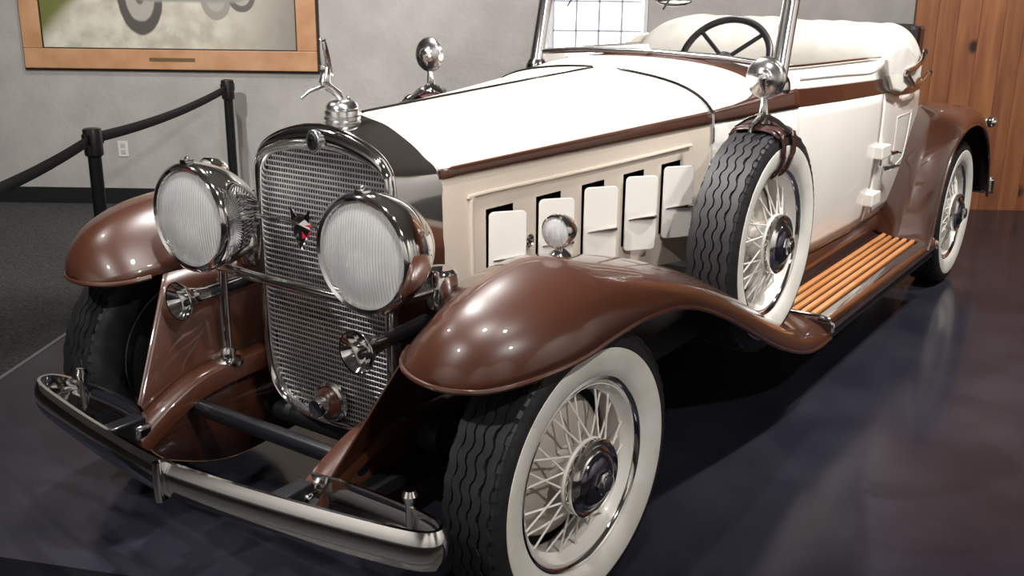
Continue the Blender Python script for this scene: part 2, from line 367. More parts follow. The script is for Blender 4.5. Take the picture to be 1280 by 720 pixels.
# ---- wheels (local axis Y, outer face towards -Y)
TR = .380
TREAD_V, TREAD_F = [], []
NS = 144
for k in range(5):
    c0 = -.056+.028*k
    row = []
    for j in range(NS):
        a = 2*PI*j/NS; zz = .0045*(1 if (j//2) % 2 else -1)*(1 if k not in (0, 4) else .6)
        cr, sr = math.cos(a), math.sin(a); rd = TR - (.003 if k in (0, 4) else 0)
        row.append([(.369*cr, c0-.0118+zz, .369*sr), (rd*cr, c0-.0112+zz, rd*sr), (rd*cr, c0+.0112+zz, rd*sr), (.369*cr, c0+.0118+zz, .369*sr)])
    row.append(row[0]); v, f = grid(row); TREAD_V, TREAD_F = merge((TREAD_V, TREAD_F), (v, f))
for s in (-1, 1):
    for j in range(72):
        a0 = 2*PI*j/72; a1 = a0+2*PI/72*.62; q = []
        for (r, h) in ((.3745, .067), (.3675, .0755), (.358, .0800)):
            for a in (a0, a1): q.append((r*math.cos(a), s*h, r*math.sin(a)))
        TREAD_V, TREAD_F = merge((TREAD_V, TREAD_F), (q, [(0, 1, 3, 2), (2, 3, 5, 4)]))
def mesh_of(name, VF, m, ang=40):
    o = build(name, VF[0], VF[1], m, None, ang=ang); me = o.data; bpy.data.objects.remove(o); return me
prof = [(.243, -.056), (.262, -.073), (.29, -.083), (.325, -.086), (.348, -.083), (.362, -.076), (.369, -.066), (.370, 0), (.369, .066), (.362, .076), (.348, .083), (.325, .086), (.29, .083), (.262, .073), (.243, .056)]
M_TIRE = mesh_of('tire', lathe(cat(prof, 43), 72), RUBBER)
M_TREAD = mesh_of('tread', (TREAD_V, TREAD_F), RUBBER, 25)
M_WW = mesh_of('whitewall', lathe([(.246, -.058), (.262, -.0755), (.276, -.0812), (.29, -.0852), (.308, -.0878), (.322, -.0885), (.329, -.0875), (.331, -.085)], 96), WHITEWALL)
M_RING = mesh_of('rim_ring', lathe([(.254, -.056), (.257, -.063), (.255, -.069), (.249, -.071), (.241, -.067), (.237, -.058), (.236, -.05)], 96), CHROME)
M_RIM = mesh_of('rim', lathe([(.240, -.056), (.232, -.060), (.228, -.052), (.226, -.045), (.212, -.03), (.210, .02), (.226, .045), (.245, .056)], 96), CREAM)
M_HUB = mesh_of('hub', lathe([(.066, .05), (.062, .0), (.072, -.04), (.098, -.062), (.101, -.070), (.098, -.076), (.06, -.08)], 48), CREAM)
M_DRUM = mesh_of('brake_drum', lathe([(.0, -.006), (.06, -.006), (.11, -.004), (.155, .006), (.183, .02), (.192, .035), (.192, .07), (0, .075)], 64), DRUM)
M_BACK = mesh_of('backing_plate', lathe([(0, .080), (.17, .080), (.205, .074), (.240, .056)], 48), CHASSIS)
M_CAPR = mesh_of('hubcap', lathe([(.098, -.078), (.1015, -.088), (.100, -.098), (.094, -.103), (.088, -.100), (.085, -.096), (.080, -.101), (.074, -.105), (.068, -.103)], 64), CHROME)
M_CAPD = mesh_of('hubcap_dome', lathe([(.0695, -.103), (.066, -.109), (.055, -.116), (.04, -.121), (.0, -.123)], 48), mat('black_chrome', (.10, .10, .13), .12, metal=.9, coat=.6))
M_CAPN = mesh_of('hub_nut', lathe([(.032, -.118), (.032, -.131), (.027, -.135), (.0, -.136)], 6), CHROME_DARK)
M_CAPB = mesh_of('hub_badge', lathe([(.019, -.134), (.0185, -.138), (.0, -.139)], 24), CHROME)
spv, spf = tube([(0, 0, 0), (0, 0, 1)], .0029, 6); M_SPOKE = mesh_of('spoke', (spv, spf), CREAM)
def wheel(name, loc, rz, label, drum=True):
    w = empty(name, loc, car, rz); lab(w, label)
    for nm, me in (('tire', M_TIRE), ('tread', M_TREAD), ('whitewall', M_WW), ('rim_ring', M_RING), ('rim', M_RIM), ('hub', M_HUB), ('hubcap', M_CAPR), ('hubcap_dome', M_CAPD), ('hub_nut', M_CAPN), ('hub_badge', M_CAPB), ('backing_plate', M_BACK)) + ((('brake_drum', M_DRUM),) if drum else ()):
        link(nm, me, None, w)
    n = 14
    for k in range(n):
        a = 2*PI*k/n
        for sgn, ro, ho, hr in ((1, .094, -.066, -.034), (-1, .094, -.066, -.022)):
            A = Vector((ro*math.cos(a), ho, ro*math.sin(a))); b_ = a+sgn*(.42 if k % 2 else .30)+ (0 if sgn > 0 else .05)
            B = Vector((.216*math.cos(b_), hr, .216*math.sin(b_))); d = B-A
            o = link('spoke', M_SPOKE, None, w); o.location = A; o.scale = (1, 1, d.length); o.rotation_euler = d.to_track_quat('Z', 'Y').to_euler()
    return w
WB = 3.76
STEER = -.0708
wheel('front_wheel', (0, -.745, TR), STEER, 'front whitewall wire wheel on the left side of the car')
wheel('front_wheel', (0, .745, TR), PI+STEER, 'front whitewall wire wheel on the right side of the car')
wheel('rear_wheel', (WB, -.755, TR), 0, 'rear whitewall wire wheel on the left side of the car')
wheel('rear_wheel', (WB, .755, TR), PI, 'rear whitewall wire wheel on the right side of the car')
SX, SO, SZ = 1.257, .706, .712
wheel('spare_wheel', (SX, -SO, SZ), 0, 'spare whitewall wheel strapped into the left front fender', drum=True)
wheel('spare_wheel', (SX, SO, SZ), PI, 'spare whitewall wheel strapped into the right front fender')

# ---- front fenders
CROWN = [(-.408, .712), (-.404, .74), (-.388, .775), (-.352, .822), (-.29, .862), (-.2, .893), (-.1, .910), (0, .914), (.1, .897), (.34, .843), (.57, .773), (.79, .684), (.98, .595), (1.12, .525), (1.32, .430), (1.5, .372), (1.66, .350)]
ZE = [(-.41, .712), (-.37, .713), (-.32, .722), (-.25, .735), (-.1, .753), (.04, .766), (.2, .765), (.39, .737), (.6, .656), (.86, .528), (1.08, .416), (1.33, .318), (1.5, .275), (1.66, .280)]
ZI = [(-.41, .712), (-.37, .715), (-.30, .725), (-.2, .74), (-.1, .745), (.1, .745), (.4, .715), (.8, .665), (1.1, .60), (1.345, .47), (1.5, .38), (1.66, .352)]
YI = [(-.41, .50), (-.3, .49), (-.15, .44), (.0, .36), (.1, .305), (.4, .335), (.8, .40), (1.2, .465), (1.345, .495), (1.66, .60)]
def soft(tab, x):
    w = min(.10, max(0, (x+.30)*.5)); return sum(lin(tab, x+w*k/3) for k in range(-3, 4))/7
def fender_rows():
    C = resample([(x, 0, z) for x, z in cat(CROWN, 240)], 130); rows = []; arc = 0; edge = []; inner = []
    for i, p in enumerate(C):
        if i: arc += (p-C[i-1]).length
        x, zc = p.x, p.z; q = min(max((x+.4085)/.125, 0), 1); f = math.sqrt(max(0, 1-(1-q)**2)); qo = min(max((x+.4085)/.33, 0), 1)
        wo = .22*math.sqrt(max(0, 1-(1-qo)**2)); yin = .66-(.66-lin(YI, x))*f; ze, zi = min(soft(ZE, x), zc), min(soft(ZI, x), zc); row = []
        for k in range(9):
            t = 1-k/8; row.append((x, .66-(.66-yin)*t, zc-(zc-zi)*t**1.7))
        for k in range(1, 13):
            th = k/12*PI/2; row.append((x, .66+wo*math.sin(th)**.92, zc-(zc-ze)*(1-math.cos(th)**.9)))
        rows.append(row); edge.append(row[-1]); inner.append(row[0])
    return rows, edge, inner
FR, FE, FI = fender_rows()
for s in SIDES:
    V, F = grid(FR); fd = part('front_fender', (Yo(V, s), F), BROWN, ang=60, solid=.006)
    lab(fd, 'glossy brown front fender')
    part('fender_bead', (Yo(*[tube(list(reversed([q for q in FI if q[0] < -.28]))+FE, .0075, 8)[0]], s), tube(list(reversed([q for q in FI if q[0] < -.28]))+FE, .0075, 8)[1]), BROWN, fd)
    # apron between the fender's inner edge and the frame
    rows = []
    for p in [q for q in FI if -.25 < q[0] < .12]:
        t = min(max((p[0]+.245)/.345, 0), 1); e = (-.475+.575*t, .352, .368+.112*min(1, t*1.6)); rows.append([tuple(Vector(p).lerp(Vector(e), k/6)) for k in range(7)])
    V, F = grid(rows); part('fender_apron', (Yo(V, s), F), BROWN, solid=.004)

# ---- frame horns, valances, spreader bar
HORN = cat([(.35, .47), (.0, .476), (-.15, .474), (-.28, .458), (-.38, .420), (-.45, .382), (-.50, .350)], 40)
for s in SIDES:
    rows = [[(x, .282, z), (x, .287, z+.006), (x, .353, z+.006), (x, .358, z), (x, .358, z-.05), (x, .282, z-.05)] for x, z in HORN]
    V, F = grid(rows, True); V, F = merge((V, F), ([], [])); F = F+[tuple(range(6)), tuple(range(len(V)-6, len(V)))]
    part('frame_horn', (Yo(V, s), F), BROWN, ang=50)
    plate = [(-.47, .34), (-.416, .262), (-.338, .216), (-.226, .174), (-.136, .158), (-.04, .160), (.12, .17)]
    rows = [[(x, .335, lin([(a, b) for a, b in sorted(HORN)], x)-.01), (x, .335, z)] for x, z in cat(plate, 24)]
    V, F = grid(rows); pl = part('frame_valance', (Yo(V, s), F), BROWN, solid=.006)
    tv, tf = tube([(x, .335, z) for x, z in cat(plate, 24)], .003, 6); part('gold_pinstripe', (Yo(tv, s), tf), mat('gold_stripe', (.45, .27, .12), .35), pl)
    cb, cf = box((-.485, .32, .372), (.05, .075, .04)); part('bumper_bolt', (Yo(cb, s), cf), CHROME, bevel=.01)
    tv, tf = tube([(-.16, .32, .47), (-.16, .32, .80)], .014, 14); part('headlight_post', (Yo(tv, s), tf), CHROME)
    lv, lf = lathe([(.0, .515), (.018, .515), (.022, .505), (.022, .485), (.045, .478), (.045, .468), (0, .468)], 24, 'Z', (-.16, .32, 0)); part('post_base', (Yo(lv, s), lf), CHROME)
    lv, lf = lathe([(0, .845), (.034, .84), (.045, .825), (.045, .755), (.036, .735), (0, .73)], 24, 'Z', (-.01, .362, 0)); part('lamp_clamp', (Yo(lv, s), lf), CHROME)
    tv, tf = tube([(-.01, .362, .79), (-.16, .32, .775)], .02, 12); part('clamp_arm', (Yo(tv, s), tf), CHROME_DARK)
part('spreader_bar', tube([(-.3, .34, .382), (-.3, -.34, .382)], .024, 16), BLACK)
part('front_axle', tube([(0, .66, .36), (0, .45, .30), (0, .3, .27), (0, -.3, .27), (0, -.45, .30), (0, -.66, .36)], .032, 12), CHASSIS)
for s in SIDES:
    part('front_spring', (Yo(box((0.05, .375, .33), (.9, .05, .05))[0], s), box((0, 0, 0), (1, 1, 1))[1]), CHASSIS, bevel=.01)
    lv, lf = lathe([(0, -.03), (.05, -.03), (.055, 0), (.05, .03), (0, .03)], 20, 'Y', (-.1, .42, .42)); part('shock_absorber', (Yo(lv, s), lf), CHASSIS)
    tv, tf = tube([(-.1, .46, .42), (-.02, .55, .36), (0, .60, .32)], .013, 8); part('shock_link', (Yo(tv, s), tf), CHASSIS)
    part('chassis_rail', (Yo(box((2.2, .42, .36), (4.2, .06, .13))[0], s), box((0, 0, 0), (1, 1, 1))[1]), CHASSIS)
part('tie_rod', tube([(.12, .6, .28), (.12, -.6, .28)], .014, 8), CHASSIS)
part('underbody', box((2.2, 0, .40), (4.0, 1.1, .10)), CHASSIS)
part('rear_axle', tube([(WB, .66, TR), (WB, -.66, TR)], .045, 12), CHASSIS)
part('engine_block', box((.72, 0, .62), (1.1, .42, .5)), CHASSIS)

# ---- bumper
BP = [(0, -.637), (.15, -.624), (.3, -.606), (.43, -.587), (.58, -.561), (.68, -.540), (.725, -.523), (.745, -.500), (.738, -.474), (.70, -.456), (.6, -.446), (.45, -.446), (.33, -.462)]
path = resample([(x, y, 0) for y, x in cat(BP, 140)], 110)
def strap(path, z0, z1, th):
    rows = []
    for i, p in enumerate(path):
        t = (path[min(i+1, len(path)-1)]-path[max(i-1, 0)]).normalized(); n = Vector((-t.y, t.x, 0))
        if i < 3: n = Vector((-1, 0, 0))
        row = []
        for k in range(9):
            v = k/8; bow = .014*(1-(2*v-1)**2); row.append(tuple(p+n*bow+Vector((0, 0, z0+(z1-z0)*v))))
        for k in range(9):
            v = 1-k/8; bow = .014*(1-(2*v-1)**2)-th; row.append(tuple(p+n*bow+Vector((0, 0, z0+(z1-z0)*v))))
        rows.append(row)
    V, F = grid(rows, True); K = len(rows[0]); F += [tuple(range(K)), tuple(range(len(V)-K, len(V)))]; return V, F
bpath = [Vector((p.x, -p.y, 0)) for p in path]      # ensure outward normal faces forward
V, F = strap(path, .337, .431, .009)
bmp = empty('front_bumper', (0, 0, 0), car); lab(bmp, 'chrome front bumper bar with looped ends')
for s in SIDES: build('bumper_bar', Yo(V, s), F, CHROME, bmp, ang=35)
build('centre_clamp', *merge(tube([(-.655, 0, .332), (-.659, 0, .384), (-.655, 0, .436)], .011, 10), box((-.636, 0, .384), (.03, .02, .10))), CHROME, bmp)
for s in SIDES:
    v, f = lathe([(0, .47), (.013, .468), (.019, .455), (.014, .442), (.010, .43), (.010, .34)], 16, 'Z', (-.447, .62, 0)); build('bumper_bolt', Yo(v, s), f, CHROME, bmp)
    v, f = box((-.53, .32, .385), (.12, .05, .05)); build('bumper_bracket', Yo(v, s), f, BLACK, bmp, bevel=.005)

# ---- radiator shell and grille
OUT = [(0, 1.180), (.075, 1.173), (.15, 1.152), (.205, 1.126), (.238, 1.095), (.253, 1.055), (.258, .95), (.257, .75), (.254, .58), (.248, .48), (.230, .405), (.185, .357), (.105, .329), (0, .320)]
INN = [(0, 1.118), (.07, 1.113), (.14, 1.100), (.198, 1.083), (.225, 1.062), (.236, 1.03), (.240, .93), (.239, .75), (.236, .58), (.230, .485), (.212, .415), (.170, .370), (.10, .345), (0, .337)]
BACK = [(0, 1.195), (.085, 1.176), (.165, 1.137), (.225, 1.098), (.262, 1.074), (.276, 1.045), (.281, .95), (.285, .75), (.282, .58), (.275, .48), (.25, .40), (.2, .36), (.11, .335), (0, .325)]
def halfring(tab, n=57): return cat(tab, n)
def ring(tab, x, off=0.0, n=57):
    h = halfring(tab, n); return [(x, y, z) for y, z in h] + [(x, -y, z) for y, z in h[-2:0:-1]]
def lerp_tab(a, b, t): return [(p[0]+(q[0]-p[0])*t, p[1]+(q[1]-p[1])*t) for p, q in zip(a, b)]
rows = [ring(INN, -.045), ring(INN, -.066), ring(lerp_tab(INN, OUT, .25), -.080), ring(lerp_tab(INN, OUT, .6), -.084), ring(lerp_tab(INN, OUT, .9), -.078), ring(OUT, -.066), ring(lerp_tab(OUT, BACK, .12), -.045), ring(lerp_tab(OUT, BACK, .35), -.02), ring(lerp_tab(OUT, BACK, .7), .04), ring(BACK, .104)]
V, F = grid(rows, True); sh = part('radiator_shell', (V, F), CHROME, ang=50); lab(sh, 'polished chrome radiator shell')
part('shell_edge_bead', tube(ring(lerp_tab(OUT, BACK, .02), -.064), .006, 8, closed=True), CHROME, sh)
gr = empty('radiator_grille', (-.05, 0, .33), car); lab(gr, 'chrome mesh stone guard grille')
inn = cat(INN, 200)
def half_w(z):
    w = 0
    for (y0, z0), (y1, z1) in zip(inn, inn[1:]):
        if (z0-z)*(z1-z) <= 0 and abs(z0-z1) > 1e-9: w = max(w, y0+(y1-y0)*(z-z0)/(z1-z0))
    return w
z = .35
while z < 1.115:
    w = half_w(z)
    if w > .03: build('horizontal_bar', *tube([(-.004, -w, z-.33), (-.004, w, z-.33)], .0028, 6), GRILLE_CHROME, gr)
    z += .0152
for k in range(-25, 26):
    y = k*.0094; zs = [zz for (yy, zz) in inn if yy >= abs(y)-1e-6]
    if zs: build('vertical_bar', *tube([(.003, y, min(zs)-.33), (.003, y, max(zs)-.33)], .0020, 5), GRILLE_DIM, gr)
V = ring(INN, -.018); part('radiator_core', (V, [tuple(range(len(V)))]), CHASSIS, smooth=False)
# emblem on the shell
em = empty('radiator_emblem', (-.086, 0, 1.142), car); lab(em, 'oval chrome crest emblem with wreath')
def oval(n, ry, rz, x0, x1, m):
    V = [(x, ry*math.cos(2*PI*j/32), rz*math.sin(2*PI*j/32)) for x in (x0, x1) for j in range(32)]
    F = [(j, (j+1) % 32, 32+(j+1) % 32, 32+j) for j in range(32)]+[tuple(range(32)), tuple(range(32, 64))]
    build(n, V, F, m, em, bevel=.002)
oval('wreath', .023, .031, -.010, .004, SATIN); oval('crest_field', .0155, .023, -.014, -.009, BLACK)
build('crest_bar', *merge(box((-.0145, 0, .006), (.003, .022, .006)), box((-.0145, 0, -.006), (.003, .018, .006)), box((-.0146, 0, 0), (.003, .006, .03))), CHROME, em, smooth=False)
# radiator cap and mascot
cp = empty('radiator_cap', (.02, 0, 1.178), car); lab(cp, 'chrome radiator cap with figure mascot')
build('cap_base', *lathe([(.058, -.02), (.055, .002), (.046, .008), (.050, .012), (.050, .020), (.045, .024), (.048, .028), (.047, .036), (.042, .040), (.044, .044), (.041, .052), (.034, .060), (.026, .064), (0, .066)], 40, 'Z'), SATIN, cp)
build('cap_knob', *lathe([(0, .075), (.006, .072), (.007, .064), (.012, .058)], 16, 'Z', (.012, -.012, 0)), CHROME, cp)
build('mascot_body', *tube([(-.002, 0, .062), (-.014, 0, .080), (-.032, 0, .092), (-.052, 0, .104), (-.062, 0, .118), (-.056, 0, .136), (-.050, 0, .150)], [.010, .012, .011, .013, .015, .013, .008], 12), SATIN, cp)
build('mascot_leg', *tube([(-.055, 0, .104), (-.085, 0, .100), (-.115, .002, .094), (-.135, .004, .083), (-.142, .005, .078)], [.008, .006, .0045, .004, .005], 8), SATIN, cp)
rows = []
for i in range(13):
    t = i/12; zc = .140+.085*t; wdt = .020*(1-.6*t*t); rows.append([(-.050-.012*t-wdt, .0, zc+.004), (-.050-.012*t, .005, zc-.004), (-.050-.012*t+wdt, 0, zc-.012*(1-t))])
build('mascot_wing', *grid(rows), SATIN, cp, solid=.005)
build('mascot_head', *lathe([(0, -.011), (.008, -.008), (.010, 0), (.008, .008), (0, .011)], 12, 'Z', (-.066, 0, .150)), SATIN, cp)
# crank boss
cb = empty('crank_cover', (-.062, 0, .392), car); lab(cb, 'round brown crank cover with chrome cap')
build('cover_ring', *lathe([(.060, 0), (.058, -.012), (.050, -.016), (.046, -.010)], 32, 'X'), CHROME_DARK, cb)
build('cover_dome', *lathe([(.047, -.006), (.045, -.022), (.036, -.034), (.026, -.040), (0, -.042)], 32, 'X'), BROWN, cb)
build('cover_cap', *lathe([(.027, -.036), (.027, -.066), (.024, -.070), (0, -.071)], 28, 'X'), CHROME, cb)

# ---- headlights
for s in SIDES:
    h = empty('headlight', (-.251, .32*s, .919), car); lab(h, 'large chrome headlight with fluted glass lens')
    build('bowl', *lathe(cat([(.150, .004), (.152, .02), (.147, .05), (.136, .085), (.115, .125), (.085, .165), (.050, .192), (.02, .204), (0, .206)], 33), 64, 'X'), CHROME, h)
    build('lens_rim', *lathe([(.131, -.004), (.134, -.014), (.142, -.018), (.150, -.012), (.154, .0), (.153, .012), (.149, .016)], 64, 'X'), CHROME, h)
    build('reflector', *lathe(cat([(.132, .004), (.12, .03), (.095, .062), (.06, .085), (.025, .097), (0, .10)], 20), 48, 'X'), mat('silver_reflector', (.86, .86, .85), .22, metal=1.0) if s < 0 else bpy.data.materials['silver_reflector'], h)
    build('lens', *lathe(cat([(.133, -.004), (.11, -.011), (.08, -.017), (.04, -.021), (0, -.022)], 14), 64, 'X'), LENS, h)
    build('top_latch', *merge(box((.0, 0, .156), (.03, .03, .012)), lathe([(0, .172), (.008, .168), (.008, .158)], 12, 'Z', (0, 0, 0))), CHROME, h, bevel=.003)
    build('lamp_bulb', *lathe([(0, .03), (.012, .036), (.015, .05), (.01, .07), (.01, .09)], 16, 'X'), CHROME_DARK, h)
    for k in range(15):                                            # fluted reflections on the bowl's side, shaped as raised ribs
        a = (-.55+1.1*k/14); pts = []
        for t in (0, .25, .5, .75, 1):
            x = .055+.10*t; r = lin([(.05, .149), (.085, .138), (.125, .117), (.165, .087)], x)+.001
            an = a*(1-.35*t); pts.append((x, -r*math.cos(an)*s, r*math.sin(an)))
        build('bowl_reflection_rib', *tube(pts, .0032, 6), CHROME, h)
part('headlight_tie_bar', tube([(-.122, .20, .920), (-.122, -.20, .920)], .0065, 10), CHROME)
part('lamp_crossbar', tube([(-.16, .34, .760), (-.185, .15, .765), (-.19, 0, .767), (-.185, -.15, .765), (-.16, -.34, .760)], .014, 12), CHROME)
md = empty('tie_bar_medallion', (-.13, 0, .918), car); lab(md, 'chrome winged V medallion with red enamel')
build('medallion_shield', *([(-.012, -.030, .036), (-.012, .030, .036), (-.018, .034, .0), (-.022, 0, -.058), (-.018, -.034, 0), (-.026, 0, .012)], [(0, 5, 4), (0, 1, 5), (1, 2, 5), (2, 3, 5), (3, 4, 5)]), CHROME, md, smooth=False, solid=.008)
build('medallion_enamel', *([(-.024, -.008, .010), (-.018, -.035, .014), (-.018, -.030, -.016), (-.024, -.010, -.026)], [(0, 1, 2, 3)]), RED, md, smooth=False, solid=.006)
build('medallion_wing', *merge(([(-.02, .012, .03), (-.02, .038, .056), (-.02, .032, .018)], [(0, 1, 2)]), ([(-.02, -.012, .03), (-.02, -.038, .056), (-.02, -.032, .018)], [(0, 1, 2)])), CHROME, md, smooth=False, solid=.005)
# horns
for s in SIDES:
    h = empty('trumpet_horn', (-.308, .335*s, .688), car); lab(h, 'chrome trumpet horn below the headlight')
    build('bell', *lathe(cat([(.055, 0), (.057, .003), (.050, .014), (.038, .03), (.027, .055), (.020, .09), (.017, .12)], 25), 40, 'X'), CHROME, h)
    build('bell_throat', *lathe([(.053, .002), (.040, .018), (.028, .04), (.018, .07), (0, .075)], 32, 'X'), CHROME, h)
    build('horn_tube', *tube([(.10, 0, 0), (.20, 0, .005), (.27, 0, .01)], .019, 14), BLACK, h)
    build('horn_bracket', *tube([(.15, 0, -.01), (.15, -.01, -.10), (.149, -.015, -.20)], .011, 8), BLACK, h)
# fender lamps
for s in SIDES:
    h = empty('fender_lamp', (.085, .655*s, .962), car); lab(h, 'small chrome parking lamp on the front fender')
    build('lamp_body', *lathe(cat([(.042, 0), (.043, .008), (.040, .025), (.030, .05), (.014, .07), (0, .078)], 21), 32, 'X'), CHROME, h)
    build('lamp_rim', *lathe([(.035, -.003), (.038, -.008), (.043, -.005), (.0445, .003), (.043, .009)], 40, 'X'), CHROME, h)
    build('lamp_lens', *lathe([(.036, -.003), (.025, -.010), (0, -.014)], 32, 'X'), LENS, h)
    build('lamp_reflector', *lathe([(.037, .002), (.03, .014), (.015, .026), (0, .03)], 24, 'X'), bpy.data.materials['silver_reflector'], h)
    build('lamp_foot', *lathe([(.010, -.035), (.012, -.045), (.028, -.058), (.034, -.068), (.02, -.07)], 24, 'Z', (.015, 0, 0)), CHROME, h)

# ---- hood and cowl surface
SA = [(0, 1.196), (.055, 1.186), (.107, 1.168), (.155, 1.143), (.20, 1.115), (.24, 1.090), (.270, 1.070), (.276, 1.044), (.281, .95), (.285, .70)]
SB = [(0, 1.238), (.10, 1.234), (.194, 1.225), (.285, 1.211), (.365, 1.190), (.432, 1.158), (.474, 1.119), (.484, 1.078), (.489, .97), (.49, .60)]
SC = [(0, 1.268), (.13, 1.266), (.26, 1.258), (.37, 1.244), (.465, 1.222), (.545, 1.195), (.596, 1.166), (.612, 1.096), (.625, .95), (.615, .47)]
XA, XB, XC = .10, 1.345, 1.84
NV = 46
cA, cB, cC = cat(SA, NV), cat(SB, NV), cat(SC, NV)     # index 30 = belt top, 35 = belt bottom
def surf(x, j):
    if x <= XB: t = (x-XA)/(XB-XA); a, b = cA[j], cB[j]; t = t + .10*t*(1-t)
    else: t = (x-XB)/(XC-XB); a, b = cB[j], cC[j]
    return (x, a[0]+(b[0]-a[0])*t, a[1]+(b[1]-a[1])*t)
JT, JB = 30, 35
def patch(x0, x1, j0, j1, n=40, off=0.0):
    rows = []
    for i in range(n+1):
        row = []
        for j in range(j0, j1+1):
            a = x0(j) if callable(x0) else x0; b = x1(j) if callable(x1) else x1
            p = surf(a+(b-a)*i/n, j); row.append((p[0], p[1]+off*.9, p[2]+(off*.4)))
        rows.append(row)
    return grid(rows)
VENTS = [(.256+.2*k, .934+.0075*k) for k in range(5)]; VENT_W = .106
def vented_side():
    def col(x): return [surf(x, j)[1:] for j in range(JB, NV)]
    def at(c, z): return lin(sorted((q[1], q[0]) for q in c), z)
    lo, hi = [], []
    for x0, zt in VENTS: lo += [(x0, zt-.232), (x0+VENT_W, zt-.232)]; hi += [(x0, zt+.006), (x0+VENT_W, zt+.010)]
    brk = [XA]+[x for x, _ in lo]+[XB-.003]; xs = []
    for a, b in zip(brk, brk[1:]): xs += [a+(b-a)*k/3 for k in range(3)]
    xs.append(brk[-1]); V, F = [], []; zs_n = 10
    for x in xs:
        c = col(x); zb_, zt_ = c[-1][1], c[0][1]; l1, l2 = max(lin(lo, x), zb_+.006), lin(hi, x)
        for k in range(3): z = zb_+(l1-zb_)*k/3; V.append((x, at(c, z), z))
        for k in range(4): z = l1+(l2-l1)*k/4; V.append((x, at(c, z), z))
        for k in range(3): z = l2+(zt_-l2)*k/2; V.append((x, at(c, z), z))
    for i in range(len(xs)-1):
        m_ = (xs[i]+xs[i+1])/2; hole = any(x0 < m_ < x0+VENT_W for x0, _ in VENTS)
        for k in range(zs_n-1):
            if hole and 3 <= k < 7: continue
            F.append((i*zs_n+k, i*zs_n+k+1, (i+1)*zs_n+k+1, (i+1)*zs_n+k))
    return V, F
def xcream(j):
    t = j/JT; k = max(0, (t-.55)/.45); return 1.715-.03*t*t-.22*(1-math.sqrt(max(0, 1-k**2.4)))
def xrear(j): return 1.835-.03*(j/JT)**2
for s in SIDES:
    V, F = patch(XA, XB-.003, 0, JT); hd = part('hood_top', (Yo(V, s), F), CREAM, ang=60, solid=.004); lab(hd, 'cream hood top panel')
    V, F = patch(XB+.003, xcream, 0, JT, 20); part('cowl_panel', (Yo(V, s), F), CREAM, ang=60, solid=.004)
    V, F = patch(xcream, xrear, 0, JT, 10); part('cowl_band', (Yo(V, s), F), BELT, ang=60, solid=.004)
    V, F = patch(XA, XB-.003, JT, JB, 30, .003); part('hood_belt', (Yo(V, s), F), BELT, ang=60, solid=.008)
    V, F = patch(XB+.003, XC, JT, JB, 16, .003); part('cowl_belt', (Yo(V, s), F), BELT, ang=60, solid=.008)
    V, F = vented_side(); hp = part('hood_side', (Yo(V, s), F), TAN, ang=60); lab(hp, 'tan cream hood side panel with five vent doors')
    V, F = patch(XB+.003, XC, JB, NV-1, 16); part('cowl_side', (Yo(V, s), F), CREAM, ang=60, solid=.004)
    pts = [surf(XB, j) for j in range(0, NV-6)]
    tv, tf = tube([(p[0], p[1]+.003, p[2]+.005) for p in pts], .008, 8); part('hood_rear_molding', (Yo(tv, s), tf), CHROME)
    # raised bead around vent doors
    def hy(x): t = (x-XA)/(XB-XA); t += .10*t*(1-t); return .2815+(.4890-.2815)*t
    bead = [(.205, .70), (.197, .95), (.205, .978), (.235, .990), (.75, 1.003), (1.215, 1.018)]
    tv, tf = tube([(x, hy(x)+.004, z) for x, z in cat(bead, 60)], .006, 8); part('panel_bead', (Yo(tv, s), tf), TAN, hp)
    for k in range(5):
        x0 = .256+.2*k; zt = .934+.0075*k; zb = zt-.245; wv = .112
        ca, sa = math.cos(.45), math.sin(.45); dx, dy = .9859, .1667      # hood direction in plan
        ex, ey = dx*ca-dy*sa, dy*ca+dx*sa                                   # swung outward by the hinge angle
        bx, by = x0+.002, hy(x0)+.008
        def L_(a, o, z): return (bx+ex*a-ey*o, by+ey*a+ex*o, z)
        rr = .014; prof2 = []
        for (cx, cz, a0) in ((wv-rr, zt-rr, 0), (rr, zt-rr, PI/2), (rr, zb+rr, PI), (wv-rr, zb+rr, 1.5*PI)):
            for q in range(4): a = a0+q*PI/6; prof2.append((cx+rr*math.cos(a), cz+rr*math.sin(a)))
        n = len(prof2); V = [L_(a, 0, z_) for a, z_ in prof2]+[L_(a, .008, z_) for a, z_ in prof2]
        F = [tuple(range(n)), tuple(range(n, 2*n))]+[(j, (j+1) % n, n+(j+1) % n, n+j) for j in range(n)]
        vd = part('vent_door', (Yo(V, s), F), CREAM, hp, ang=30, bevel=.002)
        zh = zt-.135
        tv, tf = tube([L_(.012, .010, zh-.006), L_(.04, .013, zh-.003), L_(.09, .016, zh), L_(.108, .015, zh+.001)], [.002, .0035, .0065, .0055], 8); vh = part('vent_handle', (Yo(tv, s), tf), CHROME, hp)
part('hood_hinge', tube([surf(XA+.0+(XB-XA)*k/20, 0)[:2]+(surf(XA+(XB-XA)*k/20, 0)[2]+.004,) for k in range(21)], .0055, 8), CHROME)
fwv = [(XB+.01, y-.012, z-.012) for y, z in cB]+[(XB+.01, -(y-.012), z-.012) for y, z in cB[:0:-1]]; part('firewall', (fwv, [tuple(range(len(fwv)))]), CHASSIS, smooth=False, solid=.006)
part('hood_latch', lathe([(0, .02), (.010, .017), (.012, .0), (.02, -.02)], 16, 'Y', (.40, -.345, .83)), CHROME)
part('cowl_vent_outline', tube([(1.50, -.30, 1.2215), (1.60, -.32, 1.2245), (1.62, -.22, 1.2405)], .0018, 5), CREAM)

